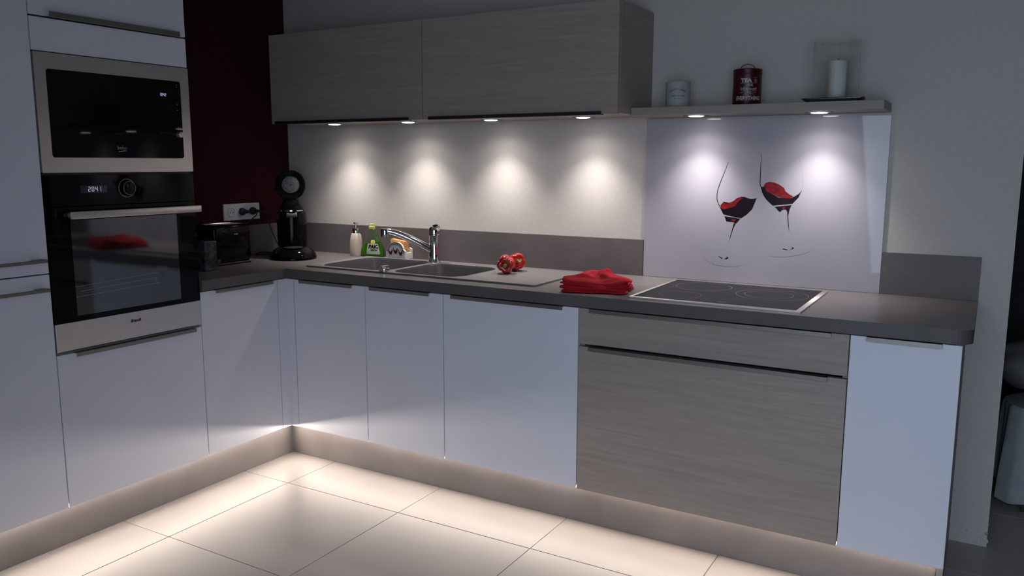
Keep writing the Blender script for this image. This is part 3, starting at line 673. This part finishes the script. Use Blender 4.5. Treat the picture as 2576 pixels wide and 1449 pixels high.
for bm in (bar_(-.030, .031, .0790), bar_(-.030, -.009, .0445), bar_(.015, .031, .0445), bar_(.019, .031, .0985), bar_(-.016, -.002, .0380, arc=.002), bar_(.006, .022, .0380, arc=.002), bar_(-.027, .027, .0490, .0006, .002)):
    obj('printed_rule', bm, M['cream_ink'], s)
swirl = [ft(-.026 + .004 * math.cos(a * 1.0) * (1 - a / 12), .058 + .006 * math.sin(a) * (1 - a / 14), .0003) for a in [i * .7 for i in range(12)]]
obj('printed_flourish', T(swirl, .0004, 4), M['cream_ink'], s)
obj('printed_flourish', (T([ft(.027 + .003 * math.cos(a), .058 + .006 * math.sin(a), .0003) for a in [i * .7 for i in range(10)]], .0004, 4)), M['cream_ink'], s)

s = thing('candle_lantern', (2.777, -.115, ZS1), 'ribbed clear glass cylinder lantern on the shelf', 'lantern')
cl = (2.777, -.115, ZS1 + .0130)
bm = bmesh.new(); N_ = 64; prof = [(.0775, 0), (.0775, .198), (.0765, .201), (.0750, .198), (.0750, .003), (.004, .003)]
lathe(bm, prof, cl, N_)
obj('cylinder', bm, M['glass'], s, smooth=True)
tr = thing('glass_tray', (2.777, -.115, ZS1), 'square smoked glass tray under the candle lantern', 'tray')
bm = bmesh.new(); lathe(bm, [(.122, .0005), (.142, .0085), (.143, .0125), (.134, .0128), (.118, .0075)], (2.777, -.115, ZS1), 4, rot=PI / 4 + .10)
bmesh.ops.bevel(bm, geom=[e for e in bm.edges if abs(e.verts[0].co.z - e.verts[1].co.z) > .002], offset=.012, segments=3, affect='EDGES')
obj('tray', bm, M['smoke'], tr)
cd = thing('pillar_candle', (2.783, -.115, ZS1 + .0135), 'white pillar candle inside the glass lantern', 'candle')
obj('wax', L([(.029, 0), (.0300, .002), (.0300, .126), (.0285, .1295), (.022, .1285), (.004, .1275)], (2.783, -.115, ZS1 + .0135), 32), M['wax'], cd, smooth=True)
obj('wick', T([(2.783, -.115, ZS1 + .140), (2.7835, -.115, ZS1 + .147), (2.785, -.115, ZS1 + .152)], .0009, 6), M['mblack'], cd)

# ------------------------------------------------------------------ peppers
def pepper(c, axis, R0, seed, label, lobes=4, flat=.97):
    rnd = random.Random(seed); c = Vector(c)
    r = thing('red_pepper', tuple(c - Vector((0, 0, R0))), label, 'pepper', 'red peppers on the drainer')
    q = Vector((0, 0, 1)).rotation_difference(Vector(axis).normalized())
    ph = rnd.uniform(0, 6); w_ = [rnd.uniform(.92, 1.07) for _ in range(lobes)]
    bm = bmesh.new(); nu, nv = 64, 26; rings = []
    for j in range(nv + 1):
        t = j / nv; phi = PI * t
        # t=0 blossom end, t=1 stem end
        base = math.sin(phi) ** .62 * (1 + .10 * (t - .4)); h = -math.cos(phi) * 1.02
        dip = max(0, (t - .72) / .28); 
        if j == 0: base = .02
        if j == nv: base = .14
        h -= .34 * dip ** 1.6
        if t < .2: h += .12 * (1 - t / .2) ** 2
        ring = []
        for i in range(nu):
            a = 2 * PI * i / nu; k = (a * lobes / (2 * PI)); li = int(k) % lobes; f = k - int(k)
            lob = abs(math.sin(PI * f)) ** .55
            wv = w_[li] * lob + (1 - lob)
            depth = .17 * (1 if t > .25 else .6 + 1.6 * t)
            rr = R0 * base * (1 - depth + depth * lob) * wv
            hh = R0 * (h + (.10 * lob if t > .6 else 0) * math.sin(phi) - (.0 if t > .3 else .05 * lob))
            ring.append(bm.verts.new(c + q @ Vector((rr * math.cos(a + ph), rr * math.sin(a + ph), hh))))
        rings.append(ring)
    for A, Bn in zip(rings, rings[1:]):
        for i in range(nu): bm.faces.new((A[i], A[(i + 1) % nu], Bn[(i + 1) % nu], Bn[i]))
    bm.faces.new(rings[0]); bm.faces.new(rings[-1])
    zmin = min(v.co.z for v in bm.verts); dz = (SINK_Z + .0002) - zmin
    bmesh.ops.translate(bm, verts=bm.verts, vec=(0, 0, dz)); c = c + Vector((0, 0, dz))
    obj('flesh', bm, M['pepper'], r, smooth='all')
    A_ = q @ Vector((0, 0, 1)); s0 = c + A_ * R0 * .60
    bm = bmesh.new()
    lathe(bm, [(R0 * .30, -.002), (R0 * .32, .002), (R0 * .22, .005), (R0 * .17, .010), (R0 * .16, .020), (R0 * .19, .024), (R0 * .15, .0245), (R0 * .10, .022)], s0, 18, axis=A_)
    for v in bm.verts:
        d_ = v.co - s0; v.co = s0 + d_ * (1 + .06 * math.sin(9 * math.atan2(d_.z, d_.x)))
    obj('stem', bm, M['stem'], r, smooth=True)
pepper((1.530, -.285, .93), (.40, -.90, -.06), .0395, 3, 'red pepper in front, its stem facing out low over the drainer')
pepper((1.525, -.190, .93), (.80, -.70, .22), .0385, 11, 'red pepper behind the other one with its cut green stem showing')

# ------------------------------------------------------------------ folded red cloth
def folded_cloth():
    quad = [Vector((1.935, -.580)), Vector((2.180, -.520)), Vector((2.130, -.345)), Vector((1.880, -.335))]
    cen = sum(quad, Vector((0, 0))) / 4; N_ = 120
    def foot(u, k):
        """rounded quadrilateral outline, u in 0..1"""
        s_ = u * 4; i = int(s_) % 4; f = s_ - int(s_); a = quad[i].lerp(quad[(i + 1) % 4], f)
        p = cen + (a - cen) * (1 - .05 * (1 - abs(2 * f - 1)) * 0)
        d = abs(2 * f - 1) ** 6; p = cen + (p - cen) * (1 - .035 * d)
        w1 = math.sin(u * 2 * PI * 5 + k * 1.9) * .0045 + math.sin(u * 2 * PI * 11 + k * 4.1) * .0026 + math.sin(u * 2 * PI * 3 + k * .9) * .005 + math.sin(u * 2 * PI * 2 + k * .8) * .004
        return p + (p - cen).normalized() * w1
    bm = bmesh.new(); rings = []
    lay = 4; th = [.010, .014, .008, .013]; z = ZT + .0004
    for k in range(lay):
        for (ins, fz) in ((.010, .0), (.002, .18), (.0, .5), (.003, .85), (.012, 1.0)):
            ring = []
            for i in range(N_):
                u = i / N_; p = foot(u, k); n_ = (p - cen).normalized()
                sag = .35 + .65 * (.5 + .5 * math.sin(u * 2 * PI * 2 + k + .6)); kf = 1.0
                zz = z + th[k] * fz + (min(k, 3) * .0028) * math.sin(u * 2 * PI * 3 + k * .7) * (1 if k else 0) + (k / 3) * .0025 * math.sin(u * 2 * PI * 7 + k)
                off = -ins * (.5 + sag) - k * .002
                ring.append(bm.verts.new((p.x + n_.x * off, p.y + n_.y * off, zz)))
            rings.append(ring)
        z += th[k] * .98
    top = rings[-1]; base = [v.co.copy() for v in top]
    M_ = 22
    def hgt(x, y):
        # broad swelling, a curled ridge and creases
        px, py = x - 2.035, y + .44
        h_ = .010 * math.exp(-((px + .045) ** 2 / .007 + (py - .045) ** 2 / .004))
        u = (px - .002) * .92 + (py + .01) * .38; vv = -(px - .002) * .38 + (py) * .92
        h_ += .014 * math.exp(-((u - .35 * vv - 9 * (vv - .02) ** 2) ** 2) / .00016) * (1 / (1 + math.exp((abs(vv - .01) - .07) / .012)))
        h_ += .008 * math.exp(-((px + .035) ** 2 / .0009 + (py + .035 - .6 * px) ** 2 / .00012))
        h_ -= .010 * math.exp(-((px + .055) ** 2 / .0006 + (py + .012) ** 2 / .0004))
        h_ += .0022 * math.sin(70 * px + 30 * py) + .0016 * math.sin(120 * py - 60 * px)
        return h_
    c3 = Vector((cen.x, cen.y, z))
    for m_ in range(1, M_ + 1):
        t = m_ / M_; ring = []
        if m_ == M_:
            cv = bm.verts.new((cen.x, cen.y, z + .004 + hgt(cen.x, cen.y)))
            for i in range(N_): bm.faces.new((rings[-1][i], rings[-1][(i + 1) % N_], cv))
            break
        for i in range(N_):
            b0 = base[i]; p = b0.lerp(c3, t); k_ = min(1, t * 5)
            ring.append(bm.verts.new((p.x, p.y, p.z + .004 * k_ + hgt(p.x, p.y) * k_)))
        rings.append(ring)
    for A, Bn in zip(rings, rings[1:]):
        for i in range(N_): bm.faces.new((A[i], A[(i + 1) % N_], Bn[(i + 1) % N_], Bn[i]))
    bm.faces.new(rings[0])
    return bm
cl_ = obj('folded_cloth', folded_cloth(), M['cloth'], smooth='all'); tag(cl_, 'red cotton cloth folded in a rumpled pile beside the hob', 'cloth')

# ------------------------------------------------------------------ coffee machine
s = thing('coffee_machine', (.29, -.29, ZT), 'glossy black coffee pod machine with its lid open in the corner of the worktop', 'coffee machine')
dv = Vector((.715, -.70, 0)).normalized(); sd = Vector((-dv.y, dv.x, 0))   # towards the room, and sideways
def loc(f_, s_, z): p_ = Vector((.266, -.258, ZT)) + dv * f_ + sd * s_; return (p_.x, p_.y, ZT + z)
def ell(bm, prof, cf, n=40):
    rings = []
    for (rf, rs, z, of) in prof:
        rings.append([bm.verts.new(loc(cf + of + rf * math.cos(2 * PI * i / n), rs * math.sin(2 * PI * i / n), z)) for i in range(n)])
    for A, Bn in zip(rings, rings[1:]):
        for i in range(n): bm.faces.new((A[i], A[(i + 1) % n], Bn[(i + 1) % n], Bn[i]))
    bm.faces.new(rings[0]); bm.faces.new(rings[-1]); return bm
obj('base', ell(bmesh.new(), [(.128, .108, .0008, 0), (.134, .114, .004, 0), (.134, .114, .010, 0), (.124, .106, .028, 0), (.108, .094, .044, 0), (.088, .078, .054, -.004), (.075, .070, .058, -.008)], .066), M['black'], s, smooth=True)
obj('drip_grid', ell(bmesh.new(), [(.046, .046, .0565, 0), (.046, .046, .0595, 0), (.040, .040, .0605, 0)], .115), M['mblack'], s, smooth=True)
obj('body', ell(bmesh.new(), [(.072, .072, .058, 0), (.074, .0735, .10, 0), (.074, .0735, .205, 0), (.072, .072, .222, 0), (.066, .066, .228, 0)], -.020), M['black'], s, smooth=True)
obj('pod_tray_ring', ell(bmesh.new(), [(.050, .052, .2285, 0), (.054, .056, .231, 0), (.054, .056, .236, 0), (.046, .048, .2345, 0), (.040, .042, .230, 0)], .010), M['chrome'], s, smooth=True)
obj('spout_holder', join(T([loc(.046, -.020, .226), loc(.060, -.020, .218), loc(.0605, -.020, .204)], .006, 8), T([loc(.046, .020, .226), loc(.060, .020, .218), loc(.0605, .020, .204)], .006, 8), T([loc(.060, -.022, .213), loc(.064, 0, .211), loc(.060, .022, .213)], .011, 10)), M['greyplastic'], s, smooth=True)
obj('hinge_block', ell(bmesh.new(), [(.034, .062, .222, 0), (.036, .060, .240, 0), (.028, .046, .262, -.004), (.020, .034, .285, -.008)], -.052), M['black'], s, smooth=True)
ln = Vector((dv.x, dv.y, .04)).normalized(); lc = Vector(loc(-.060, 0, .357))
lidb = bmesh.new(); lathe(lidb, [(.050, -.050), (.062, -.044), (.070, -.022), (.0745, .0), (.0745, .014), (.070, .020), (.060, .018), (.050, .013), (.042, .012)], lc, 40, axis=ln)
lid = obj('lid', lidb, M['black'], s, smooth=True)
disc = obj('filter_disc', lathe(bmesh.new(), [(.0405, .0122), (.0405, .0150), (.0385, .0160), (.006, .0162)], lc, 36, axis=ln), M['greyplastic'], lid, smooth=True)
qq = Vector((0, 0, 1)).rotation_difference(ln)
for i in range(5):
    a = 2 * PI * i / 5 + .3; bmd = bmesh.new(); lathe(bmd, [(.0030, .0162), (.0028, .0178), (.0012, .0186)], lc + qq @ Vector((.024 * math.cos(a), .024 * math.sin(a), 0)), 10, axis=ln); obj('stud', bmd, M['chrome'], disc, smooth=True)
bmd = bmesh.new(); lathe(bmd, [(.0045, .0162), (.0045, .0168)], lc, 12, axis=ln)
for i in range(5):
    a = 2 * PI * i / 5 + .9; lathe(bmd, [(.0015, .0162), (.0015, .0167)], lc + qq @ Vector((.014 * math.cos(a), .014 * math.sin(a), 0)), 8, axis=ln)
obj('water_hole', bmd, M['mblack'], disc)['kind'] = 'stuff'

# ------------------------------------------------------------------ toaster and pack
s = thing('toaster', (.195, -.64, ZT), 'glossy black two-slot toaster below the wall socket', 'toaster')
bx = (.115, .268, -.742, -.522)
obj('body', B(bx[0], bx[1], bx[2], bx[3], ZT + .010, ZT + .186, b=.020, seg=5), M['black'], s, smooth=True)
obj('foot_base', B(bx[0] + .006, bx[1] - .004, bx[2] + .004, bx[3] - .004, ZT + .0005, ZT + .012, b=.003), M['mblack'], s)
for xx in (.160, .212):
    obj('slot', B(xx, xx + .022, -.718, -.552, ZT + .1858, ZT + .1864), M['mblack'], s)
    obj('slot_rim', T([(xx, -.718, ZT + .1866), (xx + .022, -.718, ZT + .1866), (xx + .022, -.552, ZT + .1866), (xx, -.552, ZT + .1866)], .0012, 6, closed=True, steps=1), M['chrome'], s)
obj('lever', B(.178, .206, -.762, -.742, ZT + .100, ZT + .114, b=.003), M['mblack'], s)
obj('lettering', text('PHILIPS', .0075, lambda u, v, d: (bx[1] + d, -.615 + u, ZT + .138 + v), bold=.0002), M['cream_ink'], s)
pk = thing('storage_pack', (.322, -.83, ZT), 'mottled dark grey box against the oven column, in front of the toaster', 'box')
obj('box_body', B(.285, .355, -.868, -.800, ZT + .0005, ZT + .130, b=.004, seg=2), M['mottle'], pk)
obj('closing_flap', B(.3555, .362, -.803, -.786, ZT + .028, ZT + .044, b=.002), M['mottle'], pk)

# ------------------------------------------------------------------ socket plate and plugs
s = thing('socket_plate', (.004, -.343, 1.11), 'white three-gang wall socket plate on the red wall', 'socket')
obj('plate', B(.0005, .0095, -.459, -.229, 1.0695, 1.1525, b=.002, seg=2), M['socket'], s)
for yy in (-.413, -.349, -.281):
    rr_ = obj('socket_ring', L([(.0235, 0), (.0235, .0022), (.0205, .0030), (.0195, .0010), (.0185, -.002)], (.0096, yy, 1.1115), 32, axis=(1, 0, 0)), M['socket'], s, smooth=True)
    if yy < -.4:
        for a in (-.009, .009): obj('pin_hole', L([(.0028, 0), (.0028, .0006)], (.0098, yy + a, 1.1085), 10, axis=(1, 0, 0)), M['mblack'], rr_)
        obj('earth_pin', L([(.0024, 0), (.0024, .004), (.001, .005)], (.0100, yy, 1.1115 + .009), 10, axis=(1, 0, 0)), M['steel'], rr_)
for yy, pts, lab in ((-.350, [(.052, -.337, 1.111), (.062, -.322, 1.107), (.066, -.300, 1.100), (.056, -.318, 1.078), (.044, -.340, 1.060), (.036, -.400, 1.040), (.040, -.460, 1.045), (.060, -.512, 1.00), (.080, -.520, .93), (.110, -.518, .9)], 'black plug with its cord looping down behind the toaster'),
                     (-.282, [(.052, -.262, 1.111), (.064, -.245, 1.110), (.050, -.228, 1.104), (.030, -.205, 1.085), (.026, -.185, 1.045), (.030, -.165, .99), (.045, -.155, .945), (.075, -.165, .915), (.125, -.20, .905)], 'black plug with its cord dropping to the coffee machine')):
    p = thing('power_plug', (.012, yy, 1.111), lab, 'plug')
    obj('plug_body', join(L([(.0185, .0), (.0190, .008), (.0175, .014), (.012, .018), (.004, .019)], (.0130, yy, 1.1115), 28, axis=(1, 0, 0)), T([(.026, yy, 1.1115), (.034, yy + .014, 1.111), (.040, yy + .030, 1.109)], [.010, .0085, .0055], 12)), M['mblack'], p, smooth=True)
    pts = [(.040, yy + .028, 1.109)] + pts[2:]
    obj('cord', T(pts, .0031, 8), M['mblack'], p, smooth=True)
tag(obj('cord_loop', T([(.150, -.235, ZT + .008), (.110, -.250, ZT + .010), (.060, -.275, ZT + .012), (.045, -.300, ZT + .0045), (.075, -.300, ZT + .0045), (.130, -.270, ZT + .006), (.170, -.27, ZT + .006)], .0030, 8), M['mblack'], smooth=True), 'black cord loop lying on the worktop beside the coffee machine', 'cord')

# ------------------------------------------------------------------ microwave
s = thing('built_in_microwave', (.4, Y1 - .3, 1.32), 'built-in microwave with black glass door in a steel frame, above the oven', 'microwave')
m0, m1, mz0, mz1 = Y2 + .003, Y1 - .0015, 1.3225, 1.7150
XF = XD + .003
win = rrect(-1.626, -1.107, 1.373, 1.663, .010, 4)
obj('steel_frame', plate(rrect(m0, m1, mz0, mz1, .003, 2), [win], fYZ, XD - .018, XF), M['steel'], s)
dg = obj('glass_door', plate(rrect(-1.6255, -1.1075, 1.3735, 1.6625, .0095, 4), [], fYZ, XD - .016, XF + .0010), M['blackglass'], s)
obj('lower_vent_strip', B(XD - .017, XD - .004, m0 + .002, m1 - .004, 1.3165, 1.3220), M['mblack'], s)
kn = obj('knob', L([(.0110, 0), (.0110, .016), (.0095, .018), (.004, .0183)], (XF + .001, -1.127, 1.463), 24, axis=(1, 0, 0)), M['steel'], s, smooth=True)
obj('display_digits', digits('1042', .0105, lambda u, v, d: (XF + .0011 + d, -1.186 + u, 1.604 + v), wd=.0050, t=.0012), M['digitb'], s)
obj('lettering', text('beko', .0190, lambda u, v, d: (XF + .0010 + d, -1.369 + u, 1.4035 + v)), M['inkgrey'], s)
obj('logo_stroke', poly([(-1.384, 1.3935), (-1.352, 1.3985), (-1.352, 1.4008), (-1.368, 1.3992), (-1.384, 1.3965)], fYZ, XF + .0010, XF + .0014), M['inkgrey'], s)
bm = bmesh.new()
for zz in (1.648, 1.640, 1.575, 1.555, 1.49): box(bm, XF + .001, XF + .0013, -1.1285, -1.1225, zz, zz + .0018)
obj('touch_symbols', bm, M['inkgrey'], s)

# ------------------------------------------------------------------ oven
s = thing('built_in_oven', (.4, Y1 - .3, .71), 'built-in black glass oven with steel bar handle and steel lower panel', 'oven')
o0, o1 = Y2 + .003, Y1 - .0015
obj('control_panel', B(XD - .018, XD + .002, o0, o1, 1.2085, 1.3145, b=.001), M['blackglass'], s)
dg = obj('oven_door', B(XD - .018, XD + .002, o0, o1, .8105, 1.2065, b=.001), M['blackglass'], s)
wn = obj('window_glass', plate(rrect(-1.583, -1.158, .828, 1.160, .006, 3), [], fYZ, XD + .0015, XD + .0027), M['ovenwin'], dg); wn['label'] = 'reflective oven window'
XW_ = XD + .0029
obj('rack_wire', join(*[T([(XW_, a[0], a[1]), (XW_, b[0], b[1])], .0006, 5, steps=1) for a, b in (((-1.583, .930), (-1.25, .944)), ((-1.568, .912), (-1.265, .925)), ((-1.265, .925), (-1.263, .905)), ((-1.583, .894), (-1.25, .905)))]), M['inkgrey'], wn)
obj('steel_panel', B(XD - .018, XD + .002, o0, o1, .7105, .8085, b=.001), M['steel'], s)
obj('lettering', text('Brandt', .0155, lambda u, v, d: (XD + .0021 + d, -1.362 + u, .7705 + v), shear=.35, bold=.0006), M['ink'], s)
hb = obj('bar_handle', B(XD + .038, XD + .050, -1.606, -1.076, 1.166, 1.192, b=.003, seg=2), M['steel'], s, smooth=True)
for q_ in (-1.582, -1.100): obj('handle_post', B(XD + .002, XD + .040, q_ - .010, q_ + .010, 1.171, 1.187, b=.002), M['steel'], hb)
kb = obj('knob', L([(.0255, .0), (.0255, .016), (.0240, .018), (.0225, .0182)], (XD + .002, -1.362, 1.2655), 40, axis=(1, 0, 0)), M['black'], s, smooth=True)
def torus(c, r, t_, ax=(1, 0, 0)):
    q = Vector((0, 0, 1)).rotation_difference(Vector(ax)); return T([Vector(c) + q @ Vector((r * math.cos(2 * PI * i / 24), r * math.sin(2 * PI * i / 24), 0)) for i in range(24)], t_, 8, closed=True, steps=2)
obj('knob_ring', torus((XD + .020, -1.362, 1.2655), .0240, .0014), M['alu'], kb, smooth=True)
obj('knob_ring', torus((XD + .004, -1.362, 1.2655), .0320, .0026), M['alu'], s, smooth=True)
ds = obj('display', B(XD + .002, XD + .0024, -1.538, -1.438, 1.2515, 1.2775), M['display'], s)
obj('display_digits', digits('2041', .0165, lambda u, v, d: (XD + .0025 + d, -1.483 + u, 1.2565 + v), wd=.0085, t=.0015), M['digit'], ds)

# ------------------------------------------------------------------ beyond the wall end
s = thing('covered_chair', (3.66, .56, 0), 'low chair under a white pleated sheet in the dark room beyond the wall end', 'chair')
bm = bmesh.new(); N_ = 96; rings = []
for z, r0, fl_ in ((.055, .285, .018), (.16, .280, .015), (.30, .272, .010), (.40, .268, .006), (.415, .262, .003), (.42, .20, 0), (.421, .02, 0)):
    ring = []
    for i in range(N_):
        a = 2 * PI * i / N_; rr = r0 + fl_ * (math.sin(9 * a) + .4 * math.sin(23 * a + 1)) ; zz = z + (.030 * math.sin(4 * a + 2.2) if z < .1 else 0)
        ring.append(bm.verts.new((3.66 + rr * math.cos(a), .56 + rr * math.sin(a) * .8, zz)))
    rings.append(ring)
for A, Bn in zip(rings, rings[1:]):
    for i in range(N_): bm.faces.new((A[i], A[(i + 1) % N_], Bn[(i + 1) % N_], Bn[i]))
bm.faces.new(rings[-1])
obj('pleated_sheet', bm, M['sheet'], s, smooth=True)
for sx_, sy_ in ((-1, -1), (1, -1), (-1, 1), (1, 1)):
    obj('leg', B(3.66 + sx_ * .17 - .012, 3.66 + sx_ * .17 + .012, .56 + sy_ * .13 - .012, .56 + sy_ * .13 + .012, 0, .41), M['mblack'], s)
bm = bmesh.new(); bmesh.ops.create_icosphere(bm, subdivisions=4, radius=1)
for v in bm.verts:
    x, y, z = v.co; k_ = 1 + .05 * math.sin(7 * x + 3 * z) + .04 * math.sin(9 * y + 5 * z)
    v.co = Vector((3.61 + x * .27 * k_, .60 + y * .22 * k_, .557 + z * .115 * (1 + .15 * math.sin(6 * x))))
tag(obj('cushion', bm, M['greycloth'], smooth='all'), 'plump grey cushion lying on the sheet-covered chair', 'cushion')
# added black cabinet shape, stands in for the darkness behind the chair
s = thing('dark_backdrop', (4.0, 1.4, 0), 'added black cupboard in the dark room behind the covered chair', 'backdrop')
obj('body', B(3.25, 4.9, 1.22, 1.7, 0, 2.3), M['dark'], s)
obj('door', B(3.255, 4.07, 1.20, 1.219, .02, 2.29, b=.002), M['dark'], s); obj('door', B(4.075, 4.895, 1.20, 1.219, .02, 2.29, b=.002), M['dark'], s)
